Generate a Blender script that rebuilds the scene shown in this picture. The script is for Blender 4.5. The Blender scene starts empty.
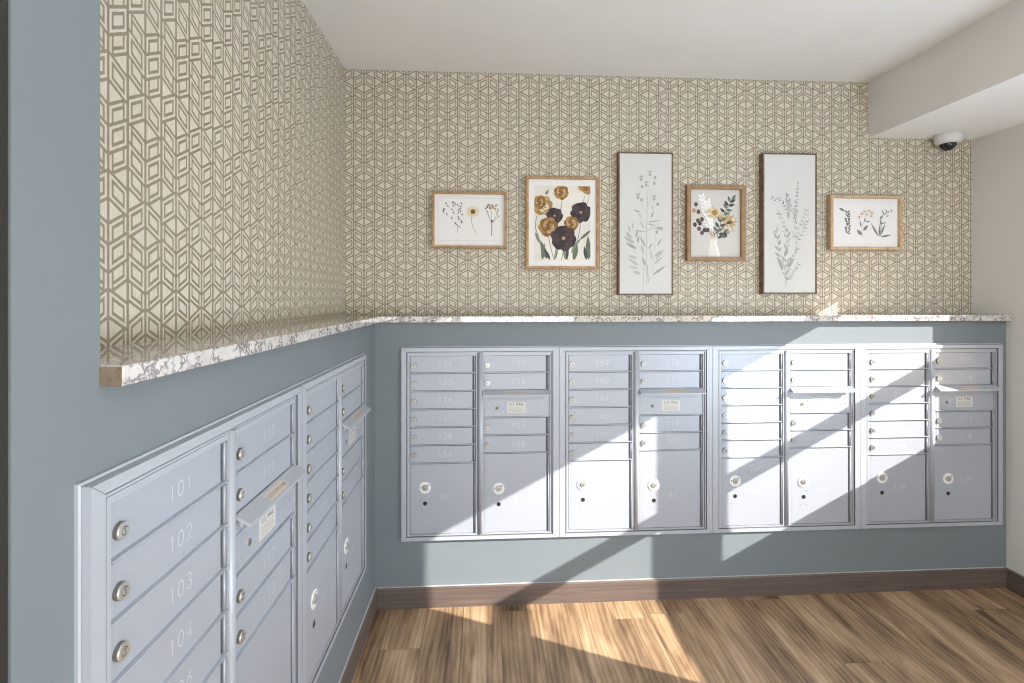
import bpy, bmesh, math, random
from mathutils import Vector, Matrix
random.seed(7)
scene = bpy.context.scene
COL = scene.collection
PI = math.pi

# ------------------------------------------------------------------ layout (metres; X right, Y away from the camera, Z up)
AL = -0.553      # face of the blue lower wall on the left
AU = -0.749      # face of the papered upper wall on the left
D = 2.535        # face of the blue lower wall at the back
DB = 2.724       # face of the papered upper wall at the back
R = 2.750        # right wall
CEIL = 2.737
SOF = 2.428      # underside of the soffit
SX = 2.137       # side of the soffit
LEDGE = 1.440
CAM_H = 1.54

# ------------------------------------------------------------------ node helpers
def new_mat(name):
    m = bpy.data.materials.new(name); m.use_nodes = True
    nt = m.node_tree; nt.nodes.clear()
    out = nt.nodes.new('ShaderNodeOutputMaterial')
    b = nt.nodes.new('ShaderNodeBsdfPrincipled')
    nt.links.new(b.outputs[0], out.inputs[0])
    return m, nt, b

class NB:
    """small maths-node builder"""
    def __init__(s, nt): s.nt = nt
    def m(s, op, a, b=None, c=None, clamp=False):
        n = s.nt.nodes.new('ShaderNodeMath'); n.operation = op; n.use_clamp = clamp
        for i, v in enumerate((a, b, c)):
            if v is None: continue
            if isinstance(v, (int, float)): n.inputs[i].default_value = v
            else: s.nt.links.new(v, n.inputs[i])
        return n.outputs[0]
    def add(s, a, b): return s.m('ADD', a, b)
    def sub(s, a, b): return s.m('SUBTRACT', a, b)
    def mul(s, a, b): return s.m('MULTIPLY', a, b)
    def mod(s, a, b): return s.m('FLOORED_MODULO', a, b)
    def lt(s, a, b): return s.m('LESS_THAN', a, b)
    def gt(s, a, b): return s.m('GREATER_THAN', a, b)
    def mx(s, *a):
        r = a[0]
        for x in a[1:]: r = s.m('MAXIMUM', r, x)
        return r
    def all(s, *a):
        r = a[0]
        for x in a[1:]: r = s.m('MULTIPLY', r, x)
        return r
    def near(s, v, c, h): return s.lt(s.m('ABSOLUTE', s.sub(v, c)), h)
    def between(s, v, lo, hi): return s.near(v, (lo + hi) / 2, (hi - lo) / 2)

def position(nt):
    g = nt.nodes.new('ShaderNodeNewGeometry'); sp = nt.nodes.new('ShaderNodeSeparateXYZ')
    nt.links.new(g.outputs['Position'], sp.inputs[0]); return g.outputs['Position'], sp.outputs

def noise(nt, vec, scale, detail=3, rough=0.5, mapscale=None, dist=0.0):
    if mapscale is not None:
        mp = nt.nodes.new('ShaderNodeMapping'); mp.inputs['Scale'].default_value = mapscale
        nt.links.new(vec, mp.inputs[0]); vec = mp.outputs[0]
    n = nt.nodes.new('ShaderNodeTexNoise'); n.inputs['Scale'].default_value = scale
    n.inputs['Distortion'].default_value = dist; n.inputs['Detail'].default_value = detail; n.inputs['Roughness'].default_value = rough
    nt.links.new(vec, n.inputs['Vector']); return n.outputs['Fac']

def ramp(nt, fac, stops, mode='LINEAR'):
    r = nt.nodes.new('ShaderNodeValToRGB'); r.color_ramp.interpolation = mode
    el = r.color_ramp.elements
    while len(el) < len(stops): el.new(0.5)
    for e, (p, c) in zip(el, stops): e.position = p; e.color = (*c, 1)
    nt.links.new(fac, r.inputs[0]); return r.outputs[0]

def mixc(nt, fac, a, b, mode='MIX'):
    n = nt.nodes.new('ShaderNodeMix'); n.data_type = 'RGBA'; n.blend_type = mode
    for idx, v in ((0, fac), (6, a), (7, b)):
        if isinstance(v, (int, float)): n.inputs[idx].default_value = v
        elif isinstance(v, tuple): n.inputs[idx].default_value = (*v, 1)
        else: nt.links.new(v, n.inputs[idx])
    return n.outputs[2]

def bump(nt, b, h, strength=0.2, dist=0.001):
    n = nt.nodes.new('ShaderNodeBump'); n.inputs['Strength'].default_value = strength
    n.inputs['Distance'].default_value = dist
    nt.links.new(h, n.inputs['Height']); nt.links.new(n.outputs[0], b.inputs['Normal'])

def painted(name, col, rough=0.6, nscale=400, bs=0.15, var=0.03, metallic=0.0, spec=0.5):
    m, nt, b = new_mat(name)
    pos, _ = position(nt)
    f = noise(nt, pos, 3.0, 3)
    c2 = tuple(min(1, x * (1 + var)) for x in col); c1 = tuple(x * (1 - var) for x in col)
    nt.links.new(ramp(nt, f, [(0.3, c1), (0.7, c2)]), b.inputs['Base Color'])
    b.inputs['Roughness'].default_value = rough; b.inputs['Metallic'].default_value = metallic
    b.inputs['Specular IOR Level'].default_value = spec
    if bs: bump(nt, b, noise(nt, pos, nscale, 2), bs, 0.0006)
    return m

MAT = {}
MAT['blue'] = painted('blue_grey_paint', (0.182, 0.212, 0.232), 0.5, 500, 0.12, 0.02)
MAT['white_wall'] = painted('warm_white_paint', (0.70, 0.68, 0.65), 0.7, 350, 0.2)
MAT['ceiling'] = painted('ceiling_paint', (0.79, 0.78, 0.76), 0.85, 160, 0.9, 0.02)
MAT['soffit'] = painted('soffit_bounce_light', (0.87, 0.865, 0.85), 0.85, 160, 0.3, 0.01)  # whiter than the ceiling; bounced light on the underside put into the colour
MAT['silver'] = painted('silver_powder_coat', (0.425, 0.455, 0.515), 0.42, 900, 0.06, 0.01, metallic=0.25)
MAT['silver_trim'] = painted('brushed_silver_trim', (0.45, 0.48, 0.535), 0.38, 900, 0.04, 0.01, metallic=0.18)
MAT['cavity'] = painted('shadow_gap_metal', (0.16, 0.16, 0.17), 0.6, 900, 0, 0)
MAT['chrome'] = painted('nickel_lock', (0.55, 0.55, 0.53), 0.3, 900, 0, 0, metallic=0.7)
MAT['lock_side'] = painted('lock_body', (0.22, 0.21, 0.18), 0.45, 900, 0, 0, metallic=0.5)
MAT['ringwhite'] = painted('pale_lock_ring', (0.80, 0.80, 0.80), 0.4, 900, 0, 0)
MAT['black'] = painted('black_hole', (0.012, 0.012, 0.014), 0.5, 900, 0, 0)
MAT['numwhite'] = painted('engraved_number', (0.74, 0.75, 0.78), 0.5, 900, 0, 0)
MAT['tag'] = painted('beige_plate', (0.60, 0.52, 0.44), 0.5, 900, 0, 0)
MAT['tagtext'] = painted('plate_letters', (0.24, 0.17, 0.12), 0.5, 900, 0, 0)
MAT['label'] = painted('mail_label', (0.66, 0.65, 0.62), 0.35, 900, 0, 0)
MAT['ink'] = painted('label_ink', (0.05, 0.05, 0.055), 0.5, 900, 0, 0)
MAT['inkgrey'] = painted('label_small_ink', (0.33, 0.32, 0.31), 0.5, 900, 0, 0)
MAT['bronze'] = painted('dark_bronze', (0.020, 0.018, 0.015), 0.5, 500, 0, 0)
MAT['domewhite'] = painted('camera_white', (0.66, 0.65, 0.63), 0.45, 500, 0, 0)
MAT['domeglass'] = painted('smoked_dome', (0.012, 0.014, 0.017), 0.06, 500, 0, 0)
MAT['caulk'] = painted('caulk_line', (0.50, 0.48, 0.46), 0.7, 500, 0, 0)

# wallpaper ------------------------------------------------------------
def wallpaper(name, axis, u0, z0):
    m, nt, bs = new_mat(name); n = NB(nt)
    pos, xyz = position(nt)
    w = 0.0547; P = 0.2355 / w; k = 0.56; b = 0.140; c = 0.110
    u = n.m('DIVIDE', n.sub(xyz[axis], u0), w)
    u1 = n.add(u, 1.0)
    x = n.m('ABSOLUTE', n.sub(n.mod(u1, 2.0), 1.0))
    B = n.m('FLOOR', n.mul(n.mod(u1, 4.0), 0.5))
    y = n.m('DIVIDE', n.sub(z0, xyz[2]), w)
    y = n.mod(n.sub(y, n.mul(B, 0.78)), P)
    h = (P - 1.32 * k - 6 * c - 10 * b) / 4
    D3 = 4 * c + 3 * h + 7 * b
    D1 = 2 * c + h + 3 * b
    kx = n.mul(x, k)
    t = n.sub(n.add(y, kx), 0.83 * k)
    t1 = n.sub(n.sub(y, kx), P - 0.83 * k - D1)
    stems = n.mx(n.lt(x, 0.062), n.gt(x, 0.930))
    l1 = n.all(n.near(t, 0, b / 2), n.lt(x, 0.83))
    l2 = n.all(n.near(t, D3, b / 2), n.gt(x, 0.17))
    l3 = n.near(t1, 0, b / 2)
    l4 = n.near(t1, D1, b / 2)
    l4b = n.near(n.add(t1, P), D1, b / 2)
    xm = n.between(x, 0.17, 0.83); xh = n.between(x, 0.265, 0.735)
    step = h + 2 * b + c
    tt = n.mod(n.sub(t, b / 2 + c), step)
    inz = n.between(t, b / 2 + c, D3 - b / 2 - c)
    ring = n.all(inz, xm, n.lt(tt, 2 * b + h))
    hole = n.all(xh, n.between(tt, b, b + h))
    ringS = n.all(ring, n.sub(1.0, hole))
    out = n.sub(1.0, xm)
    e1 = n.between(t, b / 2 + c + b + h, b / 2 + c + 2 * b + h)
    q = D3 - (b / 2 + c + 2 * b + h)
    e2 = n.between(t, q, q + b)
    ext = n.all(out, n.mx(e1, e2))
    v1 = n.all(n.between(x, 0.735, 0.83), n.between(t, 0, b / 2 + c))
    v2 = n.all(n.between(x, 0.17, 0.265), n.between(t, D3 - b / 2 - c, D3))
    r1 = n.all(n.near(t1, D1 / 2, h / 2 + b), xm)
    h1 = n.all(n.near(t1, D1 / 2, h / 2), xh)
    ring1 = n.all(r1, n.sub(1.0, h1))
    mask = n.mx(stems, l1, l2, l3, l4, l4b, ringS, ext, v1, v2, ring1)
    fine = noise(nt, pos, 260, 2, 0.6, (1, 1, 0.25))
    big = noise(nt, pos, 5, 2)
    cream = ramp(nt, fine, [(0.3, (0.58, 0.53, 0.43)), (0.7, (0.67, 0.615, 0.51))])
    brown = ramp(nt, fine, [(0.3, (0.225, 0.185, 0.122)), (0.7, (0.29, 0.24, 0.165))])
    col = mixc(nt, mask, cream, brown)
    col = mixc(nt, n.mul(big, 0.12), col, (0.75, 0.72, 0.68))
    nt.links.new(col, bs.inputs['Base Color'])
    bs.inputs['Roughness'].default_value = 0.55
    rr = n.sub(0.62, n.mul(mask, 0.27)); nt.links.new(rr, bs.inputs['Roughness'])
    bump(nt, bs, fine, 0.12, 0.0004)
    return m
MAT['paper_back'] = wallpaper('geometric_wallpaper_back', 0, -0.432, 1.697)
MAT['paper_left'] = wallpaper('geometric_wallpaper_left', 1, 1.049, 1.709)

def granite(name, base, dark, mid, rough=0.03, fs=1.0):
    m, nt, b = new_mat(name); n = NB(nt)
    pos, _ = position(nt)
    f1 = noise(nt, pos, 26*fs, 5, 0.62)
    f2 = noise(nt, pos, 70*fs, 4, 0.7)
    f3 = noise(nt, pos, 11*fs, 3, 0.5)
    c1 = ramp(nt, f3, [(0.35, base), (0.62, tuple(x * 0.86 for x in base))])
    veins = ramp(nt, n.m('ABSOLUTE', n.sub(f1, 0.5)), [(0.0, (1, 1, 1)), (0.028, (0.75, 0.75, 0.75)), (0.055, (0, 0, 0))])
    gate = ramp(nt, noise(nt, pos, 14*fs, 2), [(0.40, (0, 0, 0)), (0.52, (1, 1, 1))])
    vm = n.mul(veins, gate)
    speck = ramp(nt, f2, [(0.585, (0, 0, 0)), (0.66, (1, 1, 1))])
    c2 = mixc(nt, vm, c1, mid)
    c3 = mixc(nt, n.mul(speck, 0.8), c2, dark)
    nt.links.new(c3, b.inputs['Base Color'])
    b.inputs['Roughness'].default_value = rough
    b.inputs['Specular IOR Level'].default_value = 0.6; b.inputs['IOR'].default_value = 2.1
    return m
MAT['granite'] = granite('white_granite', (0.70, 0.665, 0.635), (0.15, 0.125, 0.12), (0.20, 0.17, 0.165), 0.03, 1.25)
MAT['granite_end'] = granite('brown_granite_end', (0.19, 0.13, 0.07), (0.03, 0.022, 0.015), (0.07, 0.045, 0.025), 0.5, 3.0)  # darker, matte brown granite for the near end face only

def floor_mat():
    m, nt, b = new_mat('oak_plank_floor'); n = NB(nt)
    pos, xyz = position(nt)
    PW = 0.1778
    u = n.m('DIVIDE', n.sub(xyz[0], 0.063), PW)
    row = n.m('FLOOR', u)
    wn = nt.nodes.new('ShaderNodeTexWhiteNoise'); wn.noise_dimensions = '1D'; nt.links.new(row, wn.inputs['W'])
    yy = n.add(n.m('DIVIDE', xyz[1], 1.22), n.mul(wn.outputs['Value'], 5.1))
    brd = n.m('FLOOR', yy)
    wn2 = nt.nodes.new('ShaderNodeTexWhiteNoise'); wn2.noise_dimensions = '2D'
    cb = nt.nodes.new('ShaderNodeCombineXYZ'); nt.links.new(row, cb.inputs[0]); nt.links.new(brd, cb.inputs[1])
    nt.links.new(cb.outputs[0], wn2.inputs['Vector'])
    rnd = wn2.outputs['Value']
    off = nt.nodes.new('ShaderNodeCombineXYZ'); nt.links.new(n.mul(rnd, 9.0), off.inputs[0]); nt.links.new(n.mul(rnd, 31.0), off.inputs[1])
    va = nt.nodes.new('ShaderNodeVectorMath'); va.operation = 'ADD'
    nt.links.new(pos, va.inputs[0]); nt.links.new(off.outputs[0], va.inputs[1])
    p2 = va.outputs[0]
    g1 = noise(nt, p2, 1.0, 5, 0.56, (10, 1.4, 1), 0.9)
    g2 = noise(nt, p2, 1.0, 4, 0.65, (75, 4, 1))
    g3 = noise(nt, p2, 1.0, 3, 0.55, (6, 2.2, 1), 0.5)
    wv = nt.nodes.new('ShaderNodeTexWave'); wv.wave_type = 'BANDS'; wv.bands_direction = 'X'
    mp = nt.nodes.new('ShaderNodeMapping'); mp.inputs['Scale'].default_value = (8, 0.9, 1); nt.links.new(p2, mp.inputs[0])
    nt.links.new(mp.outputs[0], wv.inputs['Vector']); wv.inputs['Scale'].default_value = 1.6
    wv.inputs['Distortion'].default_value = 9; wv.inputs['Detail'].default_value = 3; wv.inputs['Detail Scale'].default_value = 1.2
    s = n.add(n.add(n.mul(g1, 0.42), n.mul(g2, 0.11)), n.add(n.mul(g3, 0.36), n.mul(wv.outputs['Fac'], 0.06)))
    s = n.add(s, n.mul(n.sub(rnd, 0.5), 0.055))
    c = ramp(nt, s, [(0.35, (0.11, 0.064, 0.034)), (0.44, (0.26, 0.165, 0.092)), (0.52, (0.415, 0.275, 0.160)), (0.63, (0.60, 0.44, 0.28))])
    fu = n.m('FRACT', u); fy = n.m('FRACT', yy)
    seam = n.mx(n.lt(fu, 0.010), n.gt(fu, 0.990), n.lt(fy, 0.0016))
    c = mixc(nt, n.mul(seam, 0.55), c, (0.05, 0.033, 0.02))
    nt.links.new(c, b.inputs['Base Color'])
    b.inputs['Roughness'].default_value = 0.42
    bump(nt, b, n.sub(g2, n.mul(seam, 2.0)), 0.15, 0.0006)
    return m
MAT['floor'] = floor_mat()

def woodish(name, c1, c2, axis_scale, rough=0.5):
    m, nt, b = new_mat(name); n = NB(nt)
    tc = nt.nodes.new('ShaderNodeTexCoord')
    f = noise(nt, tc.outputs['Object'], 1.0, 5, 0.6, axis_scale)
    nt.links.new(ramp(nt, f, [(0.33, c1), (0.68, c2)]), b.inputs['Base Color'])
    b.inputs['Roughness'].default_value = rough
    return m
MAT['base'] = woodish('brown_vinyl_baseboard', (0.10, 0.074, 0.064), (0.15, 0.113, 0.098), (3, 3, 90), 0.45)
MAT['wood_a'] = woodish('honey_wood', (0.30, 0.175, 0.075), (0.50, 0.32, 0.16), (25, 25, 25), 0.5)
MAT['wood_b'] = woodish('oak_wood', (0.25, 0.15, 0.07), (0.38, 0.24, 0.125), (25, 25, 25), 0.5)
MAT['wood_c'] = woodish('pale_wood', (0.42, 0.28, 0.15), (0.62, 0.45, 0.27), (30, 30, 30), 0.5)
MAT['wood_d'] = woodish('walnut_wood', (0.10, 0.06, 0.035), (0.22, 0.15, 0.10), (25, 25, 25), 0.5)
MAT['mat_white'] = painted('paper_white', (0.80, 0.79, 0.78), 0.8, 700, 0.1, 0.01)
MAT['linen'] = painted('linen_canvas', (0.66, 0.655, 0.64), 0.85, 900, 0.3, 0.015)
MAT['cream_paper'] = painted('cream_paper', (0.66, 0.60, 0.54), 0.8, 700, 0.1, 0.04)
MAT['grey_paper'] = painted('grey_paper', (0.62, 0.605, 0.58), 0.8, 700, 0.1, 0.01)

def flat(name, col): MAT[name] = painted('print_' + name, col, 0.75, 300, 0, 0.12)
for nm, c in dict(gold=(0.25, 0.125, 0.035), ochre=(0.38, 0.225, 0.075), buff=(0.50, 0.36, 0.17), rust=(0.20, 0.085, 0.03),
                  plum=(0.040, 0.028, 0.032), plum2=(0.070, 0.046, 0.048), mauve=(0.12, 0.07, 0.075),
                  green=(0.13, 0.17, 0.11), green2=(0.20, 0.24, 0.17), dkgreen=(0.055, 0.075, 0.068),
                  stem=(0.30, 0.29, 0.26), grey=(0.36, 0.37, 0.36), ltgrey=(0.46, 0.465, 0.455), dkgrey=(0.20, 0.21, 0.21),
                  petal=(0.70, 0.64, 0.46), eye=(0.16, 0.095, 0.02), line=(0.56, 0.58, 0.60), berry=(0.15, 0.10, 0.12),
                  white=(0.84, 0.84, 0.83), vase=(0.76, 0.72, 0.66), peach=(0.66, 0.47, 0.33), tan=(0.42, 0.28, 0.17),
                  sandy=(0.56, 0.47, 0.27), slate=(0.16, 0.17, 0.18)).items(): flat(nm, c)

def glass_mat():
    m = bpy.data.materials.new('window_glass'); m.use_nodes = True; nt = m.node_tree; nt.nodes.clear()
    out = nt.nodes.new('ShaderNodeOutputMaterial'); mx = nt.nodes.new('ShaderNodeMixShader')
    t = nt.nodes.new('ShaderNodeBsdfTransparent'); g = nt.nodes.new('ShaderNodeBsdfGlossy')
    g.inputs['Roughness'].default_value = 0.02; mx.inputs[0].default_value = 0.06
    nt.links.new(t.outputs[0], mx.inputs[1]); nt.links.new(g.outputs[0], mx.inputs[2]); nt.links.new(mx.outputs[0], out.inputs[0])
    return m
MAT['glass'] = glass_mat()

# ------------------------------------------------------------------ mesh helpers
class MB:
    """collects shapes and links them as ONE mesh object; several materials allowed"""
    def __init__(s, M=None): s.bm = bmesh.new(); s.mats = []; s.M = M
    def mi(s, m):
        if m not in s.mats: s.mats.append(m)
        return s.mats.index(m)
    def face(s, pts, m, smooth=False):
        vs = [s.bm.verts.new(p) for p in pts]; f = s.bm.faces.new(vs); f.material_index = s.mi(m); f.smooth = smooth; return f
    def box(s, a, b, m, bev=0.0):
        x0, y0, z0 = a; x1, y1, z1 = b
        if bev <= 0:
            v = [s.bm.verts.new(p) for p in ((x0,y0,z0),(x1,y0,z0),(x1,y1,z0),(x0,y1,z0),(x0,y0,z1),(x1,y0,z1),(x1,y1,z1),(x0,y1,z1))]
            for q in ((0,3,2,1),(4,5,6,7),(0,1,5,4),(1,2,6,5),(2,3,7,6),(3,0,4,7)):
                f = s.bm.faces.new([v[i] for i in q]); f.material_index = s.mi(m)
        else:
            t = bmesh.new(); bmesh.ops.create_cube(t, size=1)
            for v in t.verts: v.co = Vector(((v.co.x + .5) * (x1-x0) + x0, (v.co.y + .5) * (y1-y0) + y0, (v.co.z + .5) * (z1-z0) + z0))
            bmesh.ops.bevel(t, geom=t.edges[:], offset=bev, segments=2, affect='EDGES', profile=0.5)
            s.merge(t, m); t.free()
    def merge(s, t, m, smooth=False):
        mp = {v: s.bm.verts.new(v.co) for v in t.verts}
        for f in t.faces:
            try:
                g = s.bm.faces.new([mp[v] for v in f.verts]); g.material_index = s.mi(m); g.smooth = smooth
            except ValueError: pass
    def prism(s, poly, axis, a, b, m, smooth=False):
        """extrude a 2-D polygon along axis ('x','y','z') from a to b"""
        def P(p, t):
            if axis == 'x': return (t, p[0], p[1])
            if axis == 'y': return (p[0], t, p[1])
            return (p[0], p[1], t)
        A = [s.bm.verts.new(P(p, a)) for p in poly]; B = [s.bm.verts.new(P(p, b)) for p in poly]
        n = len(poly); k = s.mi(m)
        for i in range(n):
            f = s.bm.faces.new((A[i], A[(i+1) % n], B[(i+1) % n], B[i])); f.material_index = k; f.smooth = smooth
        f = s.bm.faces.new(A[::-1]); f.material_index = k
        f = s.bm.faces.new(B); f.material_index = k
    def lathe_y(s, cx, cz, prof, m, seg=28, mats=None):
        """profile [(radius, y)] turned round an axis along Y through (cx, cz)"""
        rings = []
        for r, y in prof:
            if r < 1e-6: rings.append([s.bm.verts.new((cx, y, cz))])
            else: rings.append([s.bm.verts.new((cx + r*math.cos(2*PI*i/seg), y, cz + r*math.sin(2*PI*i/seg))) for i in range(seg)])
        for j in range(len(rings)-1):
            a, b = rings[j], rings[j+1]; k = s.mi(mats[j] if mats else m)
            for i in range(seg):
                q = []
                if len(a) > 1: q += [a[i], a[(i+1) % seg]]
                else: q += [a[0]]
                if len(b) > 1: q += [b[(i+1) % seg], b[i]]
                else: q += [b[0]]
                if len(q) > 2:
                    f = s.bm.faces.new(q); f.material_index = k
    def lathe_z(s, cx, cy, prof, m, seg=40):
        rings = []
        for r, z in prof:
            if r < 1e-6: rings.append([s.bm.verts.new((cx, cy, z))])
            else: rings.append([s.bm.verts.new((cx + r*math.cos(2*PI*i/seg), cy + r*math.sin(2*PI*i/seg), z)) for i in range(seg)])
        for j in range(len(rings)-1):
            a, b = rings[j], rings[j+1]
            for i in range(seg):
                q = ([a[i], a[(i+1) % seg]] if len(a) > 1 else [a[0]]) + ([b[(i+1) % seg], b[i]] if len(b) > 1 else [b[0]])
                f = s.bm.faces.new(q); f.material_index = s.mi(m); f.smooth = True
    def build(s, name, parent=None, normals=True):
        me = bpy.data.meshes.new(name)
        if normals: bmesh.ops.recalc_face_normals(s.bm, faces=s.bm.faces[:])
        s.bm.to_mesh(me); s.bm.free()
        for m in s.mats: me.materials.append(MAT[m])
        o = bpy.data.objects.new(name, me); COL.objects.link(o)
        if parent: o.parent = parent
        return o

def struct(mb, name):
    o = mb.build(name); o['kind'] = 'structure'; return o
def thing(name, label, cat, loc=(0, 0, 0), rz=0, group=None):
    o = bpy.data.objects.new(name, None); COL.objects.link(o); o.empty_display_size = 0.1
    o.location = loc; o.rotation_euler = (0, 0, rz); o['label'] = label; o['category'] = cat
    if group: o['group'] = group
    return o

# ------------------------------------------------------------------ the room
T = 0.10
YR = -3.0   # rear of the room, behind the camera
XL = -0.553
mb = MB(); mb.box((-2.0, YR - 0.1, -0.08), (R + 0.3, DB + 0.1, 0), 'floor'); struct(mb, 'floor')
mb = MB()
mb.box((-2.0, YR - 0.1, CEIL), (R + 0.3, DB + 0.1, CEIL + 0.1), 'ceiling')
mb.box((SX, YR, SOF), (R, DB, CEIL), 'soffit')
struct(mb, 'ceiling')
# soffit side is the wall colour
mb = MB(); mb.box((SX - 0.002, YR, SOF + 0.0005), (SX - 0.0002, DB, CEIL), 'white_wall'); struct(mb, 'trim_1')

mb = MB(); mb.box((AU - T, DB, LEDGE - 0.05), (R + 0.1, DB + T, CEIL), 'paper_back'); struct(mb, 'wall_back_upper')
mb = MB(); mb.box((AU - T, 0.759, LEDGE - 0.05), (AU, DB, CEIL), 'paper_left'); struct(mb, 'wall_left_upper')
mb = MB(); mb.box((AL, D, 0), (R, DB + 0.02, LEDGE - 0.0302), 'blue'); struct(mb, 'wall_back_lower')
mb = MB()
mb.box((AU - T, 0.759, 0), (AL, DB + 0.02, LEDGE - 0.0302), 'blue')
struct(mb, 'wall_left_lower')
mb = MB()
mb.box((AU - T, 0.623, 0), (AL, 0.759, CEIL), 'blue')
struct(mb, 'wall_left')
# dark bronze door and its frame where the blue wall ends, then the plain wall behind the camera
mb = MB()
mb.box((AL - 0.12, 0.54, 0), (AL - 0.002, 0.623, 2.25), 'bronze', 0.003)
mb.box((AL - 0.12, -0.44, 0), (AL - 0.002, -0.36, 2.25), 'bronze', 0.003)
mb.box((AL - 0.12, -0.36, 2.17), (AL - 0.002, 0.54, 2.25), 'bronze', 0.003)
mb.box((AL - 0.09, -0.36, 0.008), (AL - 0.05, 0.54, 2.17), 'bronze', 0.002)
dr = struct(mb, 'door_1')
hb = MB(); hb.box((AL - 0.05, -0.29, 1.0), (AL - 0.012, -0.27, 1.02), 'chrome', 0.003); hb.box((AL - 0.028, -0.29, 0.995), (AL - 0.012, -0.16, 1.018), 'chrome', 0.004)
hb.build('door_handle', dr)
mb = MB()
mb.box((AU - T, 0.52, 2.25), (AL - 0.03, 0.623, CEIL), 'white_wall')
mb.box((AU - T, -0.44, 2.25), (AL, 0.52, CEIL), 'white_wall')
mb.box((AU - T, YR, 0), (AL, -0.44, CEIL), 'white_wall')
struct(mb, 'wall_left_rear')

# right wall with two windows just out of frame; the sun comes in through them
WY = ((1.021, 1.600), (1.757, 2.335)); WZ0, WZ1 = 0.985, 1.946; WT = 0.05
mb = MB()
mb.box((R, -1.05, 0), (R + WT, DB, WZ0), 'white_wall')
mb.box((R, -1.05, WZ1), (R + WT, DB, SOF + 0.3), 'white_wall')
mb.box((R, -1.05, WZ0), (R + WT, WY[0][0], WZ1), 'white_wall')
mb.box((R, YR, 2.3), (R + WT, -1.05, SOF + 0.3), 'white_wall')      # unseen opening below, added so sun bounces up off the floor
mb.box((R, YR, 0), (R + WT, -1.05, 0.12), 'white_wall')
mb.box((R, WY[0][1], WZ0), (R + WT, WY[1][0], WZ1), 'white_wall')
mb.box((R, WY[1][1], WZ0), (R + WT, DB, WZ1), 'white_wall')
struct(mb, 'wall_right')
for i, (a, b) in enumerate(WY):
    mb = MB(); mb.box((R + 0.018, a, 1.335 + 0.01), (R + 0.032, b, 1.420 + 0.015), 'domewhite')
    w = struct(mb, 'window_%d' % (i + 1))
    g = MB(); g.box((R + 0.024, a, WZ0), (R + 0.026, b, 1.345), 'glass'); g.box((R + 0.024, a, 1.435), (R + 0.026, b, WZ1), 'glass')
    g.build('window_pane', w)
# unseen rear wall; its wide open gap is added to let sky light in
mb = MB()
mb.box((-2.0, YR - 0.1, 0), (-0.45, YR, CEIL), 'white_wall'); mb.box((2.65, YR - 0.1, 0), (R + 0.1, YR, CEIL), 'white_wall')
mb.box((-0.45, YR - 0.1, 2.35), (2.65, YR, CEIL), 'white_wall'); mb.box((-0.45, YR - 0.1, 0), (2.65, YR, 0.15), 'white_wall')
struct(mb, 'wall_rear')

# baseboards (with the pale caulk line on top)
def baseboard(name, a, b, inward):
    mb = MB(); (x0, y0), (x1, y1) = a, b; t = 0.012; h = 0.102
    if inward == '-y':
        mb.prism([(y0 - t, 0), (y0 - t, h - 0.006), (y0 - t + 0.004, h), (y0, h), (y0, 0)], 'x', x0, x1, 'base')
        mb.box((x0, y0 - 0.006, h), (x1, y0, h + 0.002), 'caulk')
    elif inward == '+x':
        mb.prism([(x0 + t, 0), (x0 + t, h - 0.006), (x0 + t - 0.004, h), (x0, h), (x0, 0)], 'y', y0, y1, 'base')
        mb.box((x0, y0, h), (x0 + 0.006, y1, h + 0.002), 'caulk')
    else:
        mb.prism([(x0 - t, 0), (x0 - t, h - 0.006), (x0 - t + 0.004, h), (x0, h), (x0, 0)], 'y', y0, y1, 'base')
        mb.box((x0 - 0.006, y0, h), (x0, y1, h + 0.002), 'caulk')
    struct(mb, name)
baseboard('baseboard_back', (AL + 0.012, D), (R - 0.012, D), '-y')
baseboard('baseboard_left', (AL, 0.623), (AL, D), '+x')
baseboard('baseboard_right', (R, -1.05), (R, D), '-x')

# ------------------------------------------------------------------ granite ledge
OV = 0.031
lt = thing('stone_ledge', 'L-shaped speckled white granite ledge capping the blue lower walls', 'ledge', (AL, D, LEDGE - 0.03))
mb = MB()
poly = [(AU, 0.7592), (AL + OV, 0.7592), (AL + OV, D - OV), (R, D - OV), (R, DB), (AU, DB)]
mb.prism([(x - AL, y - D) for x, y in poly], 'z', 0, 0.03, 'granite')
slab = mb.build('slab', lt)
bv = slab.modifiers.new('edge', 'BEVEL'); bv.width = 0.0025; bv.segments = 3; bv.limit_method = 'ANGLE'
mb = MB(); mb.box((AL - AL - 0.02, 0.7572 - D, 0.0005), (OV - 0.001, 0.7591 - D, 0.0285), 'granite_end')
e = mb.build('ledge_end', lt); e['label'] = 'brown end of the ledge'

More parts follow.
